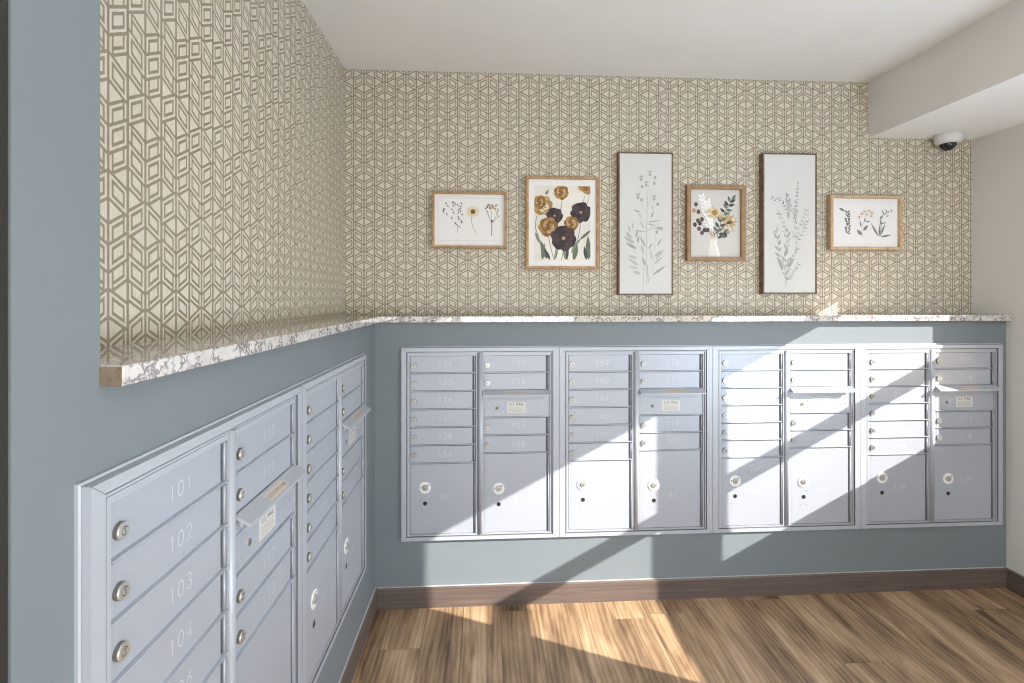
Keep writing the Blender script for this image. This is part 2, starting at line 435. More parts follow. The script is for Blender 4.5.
# ------------------------------------------------------------------ stroke digits (single-line lettering)
def arc(cx, cy, rx, ry, a0, a1, n=14):
    return [(cx + rx*math.cos(math.radians(a0 + (a1-a0)*i/n)), cy + ry*math.sin(math.radians(a0 + (a1-a0)*i/n))) for i in range(n+1)]
GLY = {
 '0': [arc(.3,.5,.28,.5,0,360,24)], '1': [[(.12,.80),(.32,1),(.32,0)]],
 '2': [arc(.3,.72,.27,.28,170,-30)+[(.04,0),(.58,0)]],
 '3': [arc(.28,.75,.26,.25,150,-90)+arc(.28,.25,.30,.25,90,-150)],
 '4': [[(.44,0),(.44,1),(.02,.3),(.60,.3)]],
 '5': [[(.55,1),(.10,1),(.06,.56)]+arc(.28,.31,.29,.31,130,-150)],
 '6': [[(.48,1),(.12,.52)]+arc(.3,.29,.27,.29,150,510,24)],
 '7': [[(.03,1),(.58,1),(.2,0)]],
 '8': [arc(.3,.76,.23,.24,0,360,20), arc(.3,.27,.28,.27,0,360,20)],
 '9': [arc(.3,.71,.27,.29,-30,330,24)+[(.48,.42),(.14,0)]],
 'P': [[(.08,0),(.08,1)]+arc(.30,.74,.27,.26,90,-90)+[(.08,.48)]]}
def strokes(mb, text, cx, cz, h, y, m, wd=0.0013, sp=0.92):
    """flat thin strokes raised off the face; outward is -Y; sp: advance in units of h"""
    n = len(text); adv = h * sp; x0 = cx - (n-1)*adv/2 - 0.3*h
    for i, ch in enumerate(text):
        for pl in GLY[ch]:
            pts = [Vector((x0 + i*adv + p[0]*h, cz - h/2 + p[1]*h)) for p in pl]
            L = []; Rr = []
            for j, p in enumerate(pts):
                a = pts[max(0, j-1)]; b = pts[min(len(pts)-1, j+1)]
                d = (b - a); d = d.normalized() if d.length > 1e-9 else Vector((1, 0))
                nn = Vector((-d.y, d.x)) * wd/2; L.append(p + nn); Rr.append(p - nn)
            for j in range(len(pts)-1):
                q = [L[j], L[j+1], Rr[j+1], Rr[j]]
                mb.face([(v.x, y, v.y) for v in q[::-1]], m)

def text_into(mb, s, cx, cz, size, y, m, dz=0.0, tilt=None, xs=1.0):
    cu = bpy.data.curves.new('t', 'FONT'); cu.body = s; cu.size = size; cu.align_x = 'CENTER'; cu.align_y = 'CENTER'; cu.resolution_u = 2
    o = bpy.data.objects.new('t', cu); COL.objects.link(o)
    dg = bpy.context.evaluated_depsgraph_get(); dg.update()
    me = bpy.data.meshes.new_from_object(o.evaluated_get(dg))
    for p in me.polygons:
        pts = []
        for vi in p.vertices:
            v = me.vertices[vi].co
            if tilt: pts.append((cx + v.x*xs, tilt(v.y)[0], tilt(v.y)[1]))
            else: pts.append((cx + v.x*xs, y, cz + v.y))
        mb.face(pts, m)
    bpy.data.objects.remove(o); bpy.data.meshes.remove(me); bpy.data.curves.remove(cu)

# ------------------------------------------------------------------ mailboxes
UW, UH = 0.786, 0.962
RP = 0.0889
ZT = UH - 0.0445            # top of the first row
C1, C2 = (0.046, 0.372), (0.409, 0.738)
YF = -0.018                # face of the surrounding trim (wall is y=0, the room is -y)
YD = -0.011                # face of the little doors

def frame_mesh(first, last):
    mb = MB()
    w, h = UW, UH
    # mitred trim: four trapezoids with a thin outer bead and a stepped inner lip
    x0, x1, z0, z1 = 0.0, w, 0.0, h
    def ringband(a, b, ya, yb, m):
        """quad band between inset a (dict l,r,t,b) at depth ya and inset b at depth yb"""
        A = [(x0+a[0], z0+a[3]), (x1-a[1], z0+a[3]), (x1-a[1], z1-a[2]), (x0+a[0], z1-a[2])]
        B = [(x0+b[0], z0+b[3]), (x1-b[1], z0+b[3]), (x1-b[1], z1-b[2]), (x0+b[0], z1-b[2])]
        for i in range(4):
            j = (i+1) % 4
            mb.face([(A[i][0], ya, A[i][1]), (A[j][0], ya, A[j][1]), (B[j][0], yb, B[j][1]), (B[i][0], yb, B[i][1])], m)
    l = 0.006 if first else 0.001; r = 0.006 if last else 0.001
    m = 'silver_trim'
    o = (0, 0, 0, 0)
    ringband(o, o, 0.0, -0.005, m)
    o2 = (l*0.6, r*0.6, 0.004, 0.004)
    ringband(o, o2, -0.005, -0.0065, m)
    o2b = (l*0.7, r*0.7, 0.0048, 0.0048)
    ringband(o2, o2b, -0.0065, -0.003, m)
    o3 = (l, r, 0.0065, 0.0065)
    ringband(o2b, o3, -0.003, YF, 'silver')
    i1 = (0.030, 0.030, 0.0245, 0.0245)
    ringband(o3, i1, YF, YF, m)
    i2 = (0.031, 0.031, 0.0255, 0.0255)
    ringband(i1, i2, YF, YF + 0.009, 'cavity')
    i3 = (0.034, 0.034, 0.0285, 0.0285)
    ringband(i2, i3, YF + 0.009, YF + 0.004, m)
    i4 = (0.038, 0.038, 0.033, 0.033)
    ringband(i3, i4, YF + 0.004, YF + 0.004, m)
    ringband(i4, (0.0385, 0.0385, 0.0335, 0.0335), YF + 0.004, -0.001, 'cavity')
    # mitre joints: hairline grooves at the four corners
    for (ax, az, bx, bz) in ((l, h-0.006, 0.030, h-0.0245), (w-r, h-0.006, w-0.030, h-0.0245), (l, 0.006, 0.030, 0.0245), (w-r, 0.006, w-0.030, 0.0245)):
        d = Vector((bx-ax, bz-az)).normalized(); nn = Vector((-d.y, d.x))*0.0005
        mb.face([(ax+nn.x, YF-0.0002, az+nn.y), (bx+nn.x, YF-0.0002, bz+nn.y), (bx-nn.x, YF-0.0002, bz-nn.y), (ax-nn.x, YF-0.0002, az-nn.y)], 'cavity')
    # back plate seen in the gaps
    mb.face([(0.036, -0.0015, 0.03), (w-0.036, -0.0015, 0.03), (w-0.036, -0.0015, h-0.03), (0.036, -0.0015, h-0.03)], 'silver')
    # side stiles of each column and head/foot rails
    for (a, b) in (C1, C2):
        mb.box((a - 0.008, YF + 0.003, 0.0335), (a, -0.002, h - 0.0335), 'silver_trim')
        mb.box((b, YF + 0.003, 0.0335), (b + 0.005, -0.002, h - 0.0335), 'silver_trim')
        mb.box((a, YF + 0.003, ZT - 0.001), (b, -0.002, UH - 0.0335), 'silver_trim')
        mb.box((a, YF + 0.004, 0.0335), (b, -0.002, 0.0365), 'silver_trim')
    mb.box((C1[1] + 0.0051, -0.0035, 0.0335), (0.3795, -0.0025, h - 0.0335), 'cavity')
    return mb

def cyl_lock(mb, cx, cz, r=0.0125, y0=YD, d=0.009):
    mb.lathe_y(cx, cz, [(r*1.05, y0), (r*1.05, y0-d*0.75), (r*0.98, y0-d), (r*0.55, y0-d), (r*0.52, y0-d+0.0015), (r*0.45, y0-d+0.0015), (r*0.42, y0-d-0.0008), (0, y0-d-0.0008)],
               'chrome', 24, ['lock_side', 'chrome', 'chrome', 'lock_side', 'lock_side', 'chrome', 'chrome'])
    mb.box((cx-0.0011, y0-d-0.0012, cz-0.0042), (cx+0.0011, y0-d-0.0007, cz+0.0042), 'lock_side')
def dot(mb, x, z, y, r=0.0032):
    mb.lathe_y(x, z, [(r, y), (r*0.95, y-0.0012), (r*0.4, y-0.0018), (0, y-0.0018)], 'chrome', 12)

def make_unit(name, label, nums, loc, rz, first, last, pdz=(0.05, 0.05)):
    """nums = (six numbers, four numbers, two parcel numbers)"""
    t = thing(name, label, 'mailbox', loc, rz, 'banks of silver mailboxes')
    frame_mesh(first, last).build('frame', t)
    # rounded post between the two columns
    mb = MB(); pc = 0.394; pw = 0.0125; n = 10
    prof = [(pc + pw*math.cos(PI*i/n), -0.011 - 0.009*math.sin(PI*i/n)) for i in range(n+1)]
    prof = [(p[0], p[1]) for p in prof] + [(pc - pw, -0.002), (pc + pw, -0.002)]
    mb.prism(prof, 'z', 0.034, UH - 0.030, 'silver_trim', True); po = mb.build('post', t)
    # rows
    for ci, (a, b) in enumerate((C1, C2)):
        k = 0
        for r in ((0, 1, 2, 3, 4, 5) if ci == 0 else (0, 1, 3.5, 4.5)):
            zt = ZT - r*RP; zb = zt - RP
            dm = MB(); dx1 = b - 0.019
            dm.box((a + 0.0025, YD, zb + 0.0065), (dx1, -0.004, zt - 0.0025), 'silver', 0.0008)
            dm.box((a + 0.0115, YD - 0.0006, zb + 0.0065), (a + 0.0128, YD + 0.001, zt - 0.0025), 'silver_trim')
            # lip along the foot of the door
            if not (ci == 1 and r == 1):
                dm.prism([(YD + 0.002, zb + 0.0062), (YD - 0.007, zb + 0.0052), (YD - 0.007, zb + 0.0030), (YD + 0.002, zb + 0.0020)], 'x', a, b, 'silver_trim')
            door = dm.build('door', t)
            # hinge rib in the recess at the right of the door
            hm = MB(); hm.lathe_z(dx1 + 0.0115, YD - 0.001, [(0, zb + 0.0075), (0.0027, zb + 0.0075), (0.0027, zt - 0.003), (0, zt - 0.003)], 'silver_trim', 10)
            hm.box((dx1 + 0.0005, -0.0035, zb + 0.0065), (b - 0.0002, -0.0028, zt - 0.0025), 'cavity')
            hm.build('hinge', door)
            lm = MB(); cyl_lock(lm, a + 0.0205, zb + RP*0.46); lm.build('lock', door)
            num = nums[ci][k]; k += 1
            nm = MB(); strokes(nm, num, a + 0.172, zb + RP*0.53, 0.027, YD - 0.0004, 'numwhite', 0.0014); nm.build('door_number', door, False)
        # parcel locker door
        zt = ZT - (6 if ci == 0 else 5.5)*RP; zb = 0.0365
        dm = MB(); dx1 = b - 0.016
        dm.box((a + 0.0025, YD, zb + 0.002), (dx1, -0.004, zt - 0.002), 'silver', 0.0008)
        dm.box((a + 0.0115, YD - 0.0005, zb + 0.002), (a + 0.0124, YD + 0.001, zt - 0.002), 'silver')
        pd = dm.build('parcel_door', t)
        hm = MB(); hm.lathe_z(dx1 + 0.0100, YD - 0.001, [(0, zb + 0.002), (0.0024, zb + 0.002), (0.0024, zt - 0.002), (0, zt - 0.002)], 'silver_trim', 10)
        hm.box((dx1 + 0.0005, -0.0035, zb + 0.002), (b - 0.0002, -0.0028, zt - 0.002), 'cavity'); hm.build('hinge', pd)
        lx, lz = a + 0.0745, ZT - 6*RP - (0.118 if ci == 0 else 0.130)
        lm = MB()
        lm.lathe_y(lx, lz, [(0.029, YD), (0.029, YD-0.002), (0.0275, YD-0.003), (0.0145, YD-0.003), (0.014, YD-0.0015), (0.0125, YD-0.0015), (0.012, YD-0.008), (0.006, YD-0.0085), (0, YD-0.0085)],
                   'ringwhite', 32, ['ringwhite', 'ringwhite', 'ringwhite', 'lock_side', 'lock_side', 'chrome', 'chrome', 'chrome'])
        lm.box((lx-0.001, YD-0.0093, lz-0.005), (lx+0.001, YD-0.0082, lz+0.005), 'lock_side')
        for ang in (40, 175):
            ca, sa = math.cos(math.radians(ang)), math.sin(math.radians(ang)); px, pz = lx + 0.021*ca, lz + 0.021*sa
            q = [(-0.0045, -0.0018), (0.0045, -0.0018), (0.0045, 0.0018), (-0.0045, 0.0018)]
            lm.face([(px + u*(-sa) + v*ca, YD-0.0034, pz + u*ca + v*sa) for u, v in q], 'ink')
        lm.build('parcel_lock', pd)
        for dx, dz in ((-0.0165, -0.0455), (0.0165, -0.0455), (-0.0165, -0.115), (0.0165, -0.115)):
            rm = MB(); dot(rm, lx+dx, lz+dz, YD); rm.build('rivet', pd)
        km = MB(); km.lathe_y(lx, lz - 0.078, [(0.0105, YD - 0.0005), (0.0095, YD - 0.001), (0, YD - 0.001)], 'black', 20); km.build('keyhole', pd)
        nm = MB(); strokes(nm, nums[2][ci], lx + 0.098, lz - pdz[ci], 0.027, YD - 0.0004, 'numwhite', 0.0014); nm.build('door_number', pd, False)
    # outgoing mail hood over the third row of the right column
    a, b = C2; zt = ZT - 2*RP
    hm = MB()
    zq = zt + 0.004
    hm.prism([(YD + 0.003, zq), (YD - 0.004, zq), (YD - 0.036, zq - 0.019), (YD - 0.036, zq - 0.025), (YD - 0.030, zq - 0.0245), (YD - 0.020, zq - 0.0175), (YD - 0.018, zq - 0.026), (YD - 0.014, zq - 0.026), (YD - 0.013, zq - 0.013), (YD + 0.003, zq - 0.006)], 'x', a - 0.002, b + 0.004, 'silver_trim')
    hood = hm.build('mail_slot_hood', t)
    # beige plate on the hood's sloping face
    p0 = Vector((YD - 0.004, zq)); p1 = Vector((YD - 0.036, zq - 0.019)); dv = (p1 - p0); L = dv.length; dn = dv.normalized(); nrm = Vector((dn.y, -dn.x))
    if nrm.y < 0: nrm = -nrm
    pc0 = p0 + dn*L*0.2 + nrm*0.0003; pc1 = p0 + dn*L*0.85 + nrm*0.0003
    pm = MB(); xa, xb = a + 0.115, a + 0.225
    pm.face([(xa, pc1.x, pc1.y), (xb, pc1.x, pc1.y), (xb, pc0.x, pc0.y), (xa, pc0.x, pc0.y)], 'tag')
    mid = p0 + dn*L*0.525 + nrm*0.0007
    text_into(pm, 'OUTGOING MAIL', (xa + xb)/2, 0, 0.0145, 0, 'tagtext', tilt=lambda v: (mid.x - dn.x*v, mid.y - dn.y*v), xs=0.92)
    pm.build('hood_plate', hood, False)
    # the carrier's panel below the hood
    zp1 = zt - 0.043; zB = zt - 1.5*RP; zp0 = zB + 0.0085
    pm = MB()
    pm.box((a + 0.001, YD + 0.0015, zB + 0.004), (b - 0.001, -0.004, zt - 0.004), 'silver')
    pm.box((a + 0.004, YD - 0.0005, zp0), (b - 0.022, -0.003, zp1), 'silver', 0.0006)
    pm.prism([(YD + 0.002, zB + 0.0062), (YD - 0.007, zB + 0.0052), (YD - 0.007, zB + 0.0030), (YD + 0.002, zB + 0.0020)], 'x', a, b, 'silver_trim')
    panel = pm.build('carrier_panel', t)
    yp = YD - 0.0005
    zc = (zp0 + zp1)/2 - 0.001
    for dx, dz in ((0.028, 0.017), (0.028, -0.015), (0.098, 0.017), (0.098, -0.015), (0.268, 0.003), (0.300, 0.030), (0.300, 0.002), (0.300, -0.026)):
        rm = MB(); dot(rm, a+dx, zc+dz, yp, 0.0034); rm.build('rivet', panel)
    km = MB(); km.lathe_y(a + 0.066, zc, [(0.0085, yp), (0.0085, yp-0.002), (0.006, yp-0.002), (0.0058, yp-0.0012), (0, yp-0.0012)], 'lock_side', 20, ['chrome', 'lock_side', 'lock_side', 'tagtext']); km.build('keyhole', panel)
    lb = MB(); xa, xb = a + 0.117, a + 0.209
    lb.box((xa, yp - 0.0006, zc - 0.025), (xb, yp, zc + 0.028), 'label')
    text_into(lb, 'U.S. MAIL', (xa+xb)/2, zc + 0.017, 0.0185, yp - 0.0009, 'ink', xs=0.95)
    for q in range(5): lb.face([(xa + 0.006 + 0.003*(q % 2), yp-0.0009, zc + 0.003 - q*0.0055), (xb - 0.006 - 0.005*((q*2) % 3), yp-0.0009, zc + 0.003 - q*0.0055), (xb - 0.006 - 0.005*((q*2) % 3), yp-0.0009, zc + 0.0045 - q*0.0055), (xa + 0.006 + 0.003*(q % 2), yp-0.0009, zc + 0.0045 - q*0.0055)], 'inkgrey')
    lb.build('mail_label', panel, False)
    return t

def seq(*a): return [str(v) for v in a]
Z0 = 0.328
XB = [-0.427 + i*UW for i in range(4)]
make_unit('mailbox_unit', 'silver mailbox unit on the back wall nearest the left corner, doors from 134', (seq(134,135,136,137,138,154), seq(155,156,157,158), ['5P','6P']), (XB[0], D, Z0), 0, True, False)
make_unit('mailbox_unit', 'silver mailbox unit on the back wall, second from the left corner, door 159 at top', (seq(159,160,164,165,166,167), seq(176,177,179,180), ['7P','8P']), (XB[1], D, Z0), 0, False, False)
make_unit('mailbox_unit', 'sunlit silver mailbox unit on the back wall, third from the left, with door 207', (seq(198,199,200,201,202,203), seq(204,205,206,207), ['9P','10P']), (XB[2], D, Z0), 0, False, False)
make_unit('mailbox_unit', 'silver mailbox unit at the right end of the back wall, with 215 to 218', (seq(209,210,211,212,213,214), seq(215,216,217,218), ['11P','12P']), (XB[3], D, Z0), 0, False, True, (0.05, 0.008))
YL = 0.713
make_unit('mailbox_unit', 'nearest silver mailbox unit on the left wall, doors 101 to 104 in front', (seq(101,102,103,104,106,107), seq(110,111,112,113), ['1P','2P']), (AL, YL, Z0 - 0.003), PI/2, True, False)
make_unit('mailbox_unit', 'farther silver mailbox unit on the left wall, beside the corner', (seq(114,115,116,117,118,119), seq(120,121,122,123), ['3P','4P']), (AL, YL + UW + 0.003, Z0 - 0.003), PI/2, False, True)

# ------------------------------------------------------------------ framed prints
class Art:
    """flat printed shapes on a sheet; u,v in 0..1 of the sheet (v down), a = angle in degrees (0 = up, clockwise)"""
    def __init__(s, x0, z0, w, h, y): s.x0, s.z0, s.w, s.h, s.y = x0, z0, w, h, y; s.mb = MB(); s.n = 0
    def P(s, u, v): return Vector((s.x0 + u*s.w, s.z0 + s.h - v*s.h))
    def Y(s): s.n += 1; return s.y - 0.0002 - s.n*0.000004
    def poly(s, pts, m):
        y = s.Y(); s.mb.face([(p.x, y, p.y) for p in pts], m)
    def rect(s, u0, v0, u1, v1, m): s.poly([s.P(u0, v0), s.P(u0, v1), s.P(u1, v1), s.P(u1, v0)], m)
    def leaf(s, u, v, ln, wd, a, m, tipped=0.5):
        """leaf starting at u,v; ln, wd in units of sheet width"""
        o = s.P(u, v); d = Vector((math.sin(math.radians(a)), math.cos(math.radians(a)))); nn = Vector((d.y, -d.x))
        ln *= s.w; wd *= s.w; L = []; Rr = []
        for i in range(9):
            t = i/8; ww = wd/2*math.sin(PI*t**(0.8 if tipped < 0.6 else 1.3)); c = o + d*ln*t
            L.append(c + nn*ww); Rr.append(c - nn*ww)
        s.poly(L[:-1] + [L[-1]] + Rr[1:-1][::-1], m)
    def blob(s, u, v, r, m, wob=0.12, n=22, sx=1.0, lobes=5, ph=0.0):
        o = s.P(u, v); r *= s.w
        pts = [o + Vector((sx*math.cos(2*PI*i/n), math.sin(2*PI*i/n)))*r*(1 + wob*math.sin(lobes*2*PI*i/n + ph) + random.uniform(-wob, wob)*0.3) for i in range(n)]
        s.poly(pts, m)
    def line(s, pts, wd, m, clip=None):
        pts = [s.P(*p) for p in pts]; y = s.Y(); wd *= s.w
        # smooth by Catmull-Rom
        q = []
        for i in range(len(pts)-1):
            p0 = pts[max(0, i-1)]; p1 = pts[i]; p2 = pts[i+1]; p3 = pts[min(len(pts)-1, i+2)]
            for j in range(5):
                t = j/5; q.append(0.5*((2*p1) + (p2-p0)*t + (2*p0-5*p1+4*p2-p3)*t*t + (-p0+3*p1-3*p2+p3)*t**3))
        q.append(pts[-1])
        for i in range(len(q)-1):
            d = q[i+1]-q[i]
            if d.length < 1e-7: continue
            nn = Vector((-d.y, d.x)).normalized()*wd/2
            s.mb.face([(p.x, y, p.y) for p in (q[i]+nn, q[i+1]+nn, q[i+1]-nn, q[i]-nn)], m)

def picture(x0, z0, x1, z1, fw, depth, mat, sheet, label, group, inset, paint, deep=None):
    """framed print on the back wall; x0,z0 lower left, x1,z1 upper right"""
    cx = (x0+x1)/2; t = thing('framed_print', label, 'picture', (cx, DB, z0), 0, group)
    w, h = x1-x0, z1-z0; yo = -depth
    fm = MB(); hw = w/2
    def F(a, b):  # mitred sides
        pass
    O = [(-hw, 0), (hw, 0), (hw, h), (-hw, h)]; I = [(-hw+fw, fw), (hw-fw, fw), (hw-fw, h-fw), (-hw+fw, h-fw)]
    yi = yo + inset
    c = min(0.0015, fw*0.2)
    Oc = [(-hw+c, c), (hw-c, c), (hw-c, h-c), (-hw+c, h-c)]
    for i in range(4):
        j = (i+1) % 4
        for (A, ya, B, yb) in ((O, -0.0005, O, yo + c), (O, yo + c, Oc, yo), (Oc, yo, I, yo), (I, yo, I, yi), (I, -0.0005, O, -0.0005)):
            fm.face([(A[i][0], ya, A[i][1]), (A[j][0], ya, A[j][1]), (B[j][0], yb, B[j][1]), (B[i][0], yb, B[i][1])], mat)
    fm.build('frame', t)
    sm = MB(); sm.box((-hw+fw*0.9, yi, fw*0.9), (hw-fw*0.9, yi + 0.003, h-fw*0.9), sheet); sm.build('sheet', t)
    A = Art(-hw+fw, fw, w-2*fw, h-2*fw, yi); paint(A); A.mb.build('artwork', t, False)
    return t

def rl(a, b): return random.uniform(a, b)

def art_three_stems(A):      # far left: loose sprig, daisy, seed head
    for (u0, v0, u1, v1) in ((0.05, .07, .95, .076), (0.05, .90, .95, .906), (0.05, .07, .054, .906), (0.946, .07, .95, .906)): A.rect(u0, v0, u1, v1, 'line')
    A.line([(.33, .75), (.325, .66), (.33, .60)], .006, 'dkgrey')
    for (u, v) in ((.17,.20),(.20,.25),(.25,.18),(.28,.17),(.29,.21),(.27,.24),(.34,.22),(.38,.20),(.38,.25),(.13,.33),(.15,.30),(.26,.31),(.34,.33),(.36,.35),(.28,.37),(.18,.40),(.33,.38),(.38,.40),(.24,.48),(.34,.46),(.33,.49),(.39,.53),(.37,.56),(.30,.58),(.32,.60),(.36,.64),(.13,.36),(.35,.30)):
        A.leaf(u, v, .036, .018, rl(-70, 70), 'berry'); A.line([(u, v), (u+.006, v+.03)], .003, 'dkgrey')
    A.line([(.53, .36), (.525, .52), (.555, .66), (.61, .79)], .006, 'stem')
    for k in range(14): A.leaf(.545+0.012*math.sin(k*.45), .335, .092, .04, k*360/14+8, 'petal')
    A.blob(.545, .335, .034, 'eye', .08)
    A.line([(.812, .80), (.815, .55)], .010, 'mauve'); A.blob(.815, .52, .018, 'berry', .1)
    for (u, v) in ((.745,.30),(.76,.33),(.87,.33),(.89,.35),(.80,.27)): A.line([(.815, .55), (u+.01, v+.08), (u, v)], .004, 'mauve')
    for (u, v) in ((.73,.28),(.74,.33),(.75,.25),(.77,.22),(.79,.21),(.81,.24),(.83,.21),(.85,.22),(.88,.23),(.91,.20),(.87,.30),(.89,.33),(.86,.27),(.90,.30),(.91,.43),(.78,.26),(.84,.25)):
        A.leaf(u-.008, v+.01, .034, .024, rl(-90, 90), random.choice(['rust', 'tan', 'mauve']))
    for (u, v) in ((.80,.25),(.82,.265),(.84,.255)): A.blob(u, v, .014, 'buff', .2)

def flower(A, u, v, r, kind, rot=0):
    pal = {'gold': ('ochre', 'gold', 'rust', 'buff'), 'dark': ('plum', 'plum2', 'plum', 'tan'), 'buff': ('buff', 'ochre', 'gold', 'petal')}[kind]
    asp = A.w/A.h
    for k in range(6):
        a = rot + k*PI/3; A.blob(u + .5*r*math.cos(a), v + .5*r*asp*math.sin(a), r*.58, pal[k % 2], .07, 20, 1, 4, k)
    for k in range(5):
        a = rot + .5 + k*2*PI/5; A.blob(u + .33*r*math.cos(a), v + .33*r*asp*math.sin(a), r*.36, pal[(k+1) % 2 if kind == 'dark' else (1 if k % 2 else 3)], .12, 16, 1, 3, k)
    for k in range(7):
        a = rot + k*.9; A.leaf(u + .05*math.cos(a)*r, v + .05*r*math.sin(a), r*.55, r*.13, math.degrees(a), pal[2])
    A.blob(u, v, r*.15, pal[2] if kind != 'dark' else 'tan', .2); A.blob(u+.01, v, r*.06, 'eye' if kind != 'dark' else 'ochre', .1)

def art_poppies(A):
    # printed panel inside a white margin
    class S(Art): pass
    B = A; A0 = (B.x0, B.z0, B.w, B.h)
    B.rect(.085, .075, .915, .935, 'vase')
    x0, z0, w, h = A0
    B.x0 = x0 + w*.085; B.w = w*.83; B.z0 = z0 + h*.065; B.h = h*.86
    for k in range(26): B.blob(rl(.05,.95), rl(.05,.95), rl(.03,.05), random.choice(['vase','petal','white']) if k % 3 == 0 else 'vase', .3)
    for (pts, m) in (([(.49,.20),(.47,.30),(.40,.42),(.33,.6)], 'green2'), ([(.90,.12),(.86,.25),(.80,.40)], 'grey'), ([(.98,.12),(.94,.24)], 'grey'), ([(.05,.40),(.02,.55),(.10,.75),(.14,.98)], 'green2'),
                     ([(.25,.68),(.30,.85),(.35,.99)], 'green2'), ([(.52,.85),(.48,1.0)], 'green'), ([(.82,.48),(.80,.62),(.70,.99)], 'green2'), ([(.56,.85),(.60,.99)], 'green2'), ([(.40,.70),(.36,.99)], 'green2')):
        B.line(pts, .012, m)
    for (u, v, l, w_, a, m) in ((.02,.62,.22,.05,160,'green2'), (.14,.99,.30,.07,8,'green'), (.22,.98,.36,.08,-18,'green'), (.28,.99,.25,.06,-28,'dkgreen'), (.36,.99,.24,.05,14,'green2'), (.57,.99,.26,.06,6,'dkgreen'), (.55,.99,.2,.04,-8,'green2'),
                             (.70,.995,.32,.09,12,'green'), (.97,.99,.44,.10,-2,'green'), (.93,.99,.26,.06,-10,'dkgreen'), (.80,.72,.28,.05,52,'green2'), (.84,.70,.22,.04,46,'green'), (.66,.90,.25,.05,25,'green2'), (.20,.12,.11,.05,30,'green2'), (.72,.80,.18,.04,40,'green2')):
        B.leaf(u, v, l, w_, a, m)
    flower(B, .48, .085, .125, 'gold', .4)
    flower(B, .145, .26, .17, 'buff', 1.1); flower(B, .09, .22, .11, 'gold', .2); B.blob(.17, .24, .022, 'eye', .3)
    flower(B, .36, .40, .14, 'dark', .2)
    flower(B, .83, .35, .175, 'dark', .8)
    flower(B, .66, .50, .125, 'gold', .1)
    flower(B, .25, .55, .165, 'gold', .9)
    flower(B, .52, .70, .215, 'dark', .3)
    # half a bloom cut by the upper right edge
    o = [B.P(.77, .0), B.P(.80, .045), B.P(.85, .07), B.P(.90, .10), B.P(.96, .115), B.P(1.0, .10), B.P(1.0, 0)]
    B.poly(o, 'ochre'); B.poly([B.P(.86, 0), B.P(.88, .05), B.P(.94, .07), B.P(.97, 0)], 'gold')
    B.x0, B.z0, B.w, B.h = x0, z0, w, h
    # clean white margin over anything that strays
    for r in ((0.0, 0.0, .085, 1), (.915, 0, 1, 1), (0, 0, 1, .075), (0, .935, 1, 1)): B.rect(*r, 'mat_white')

def art_thistle(A):
    G = ['grey', 'ltgrey']
    A.line([(.51, .93), (.51, .75), (.52, .5), (.53, .35), (.55, .22)], .007, 'grey')
    A.line([(.45, .96), (.46, .8), (.44, .72)], .006, 'grey'); A.line([(.55, .92), (.53, .80)], .012, 'grey')
    A.line([(.62, .85), (.66, .7), (.70, .55), (.72, .50)], .006, 'ltgrey')
    A.line([(.33, .80), (.26, .68), (.17, .60)], .005, 'ltgrey')
    A.line([(.52, .42), (.42, .36), (.38, .30), (.36, .24)], .005, 'ltgrey'); A.line([(.53, .38), (.60, .30), (.62, .26)], .005, 'ltgrey'); A.line([(.52, .52), (.40, .46), (.36, .40)], .005, 'ltgrey')
    A.line([(.52, .50), (.62, .46), (.66, .40)], .005, 'ltgrey'); A.line([(.51, .56), (.62, .53), (.74, .535)], .010, 'grey')
    for (u, v) in ((.41, .175), (.58, .14), (.51, .215), (.35, .305), (.66, .315)):
        A.blob(u, v+.01, .026, 'grey', .1, 14)
        for a in (-50, -30, -10, 10, 30, 50): A.leaf(u, v, .075, .014, a, 'ltgrey')
    for (u, v) in ((.68,.17),(.66,.21),(.43,.235),(.42,.33),(.73,.36),(.71,.56),(.80,.535),(.75,.53)):
        A.blob(u, v, .035, 'grey', .06, 16, .75); A.blob(u, v, .018, 'ltgrey', .1, 12, .6)
    L = ((.40,.42,.16,.03,-70),(.42,.46,.12,.03,-30),(.60,.46,.14,.03,20),(.55,.49,.24,.022,80),(.53,.50,.20,.022,105),(.62,.40,.09,.03,10),(.50,.56,.24,.026,-82),(.48,.54,.20,.03,-30),(.50,.67,.26,.035,-28),
         (.20,.58,.10,.03,-60),(.24,.60,.14,.05,-62),(.28,.64,.24,.07,-58),(.32,.68,.24,.06,-60),(.33,.75,.18,.055,-70),(.36,.80,.24,.055,-55),(.36,.82,.20,.04,-78),(.40,.86,.16,.06,-72),(.30,.60,.16,.05,20),(.34,.64,.16,.04,10),
         (.46,.72,.20,.05,-15),(.50,.80,.18,.05,-25),(.55,.68,.14,.03,35),(.62,.76,.24,.04,-10),(.66,.74,.20,.035,45),(.68,.76,.28,.03,40),(.66,.79,.22,.045,48),(.62,.87,.34,.045,55),(.72,.66,.18,.03,30),(.24,.54,.14,.03,5),(.20,.56,.12,.03,-15))
    for l in L: A.leaf(l[0], l[1], l[2], l[3], l[4], random.choice(G))

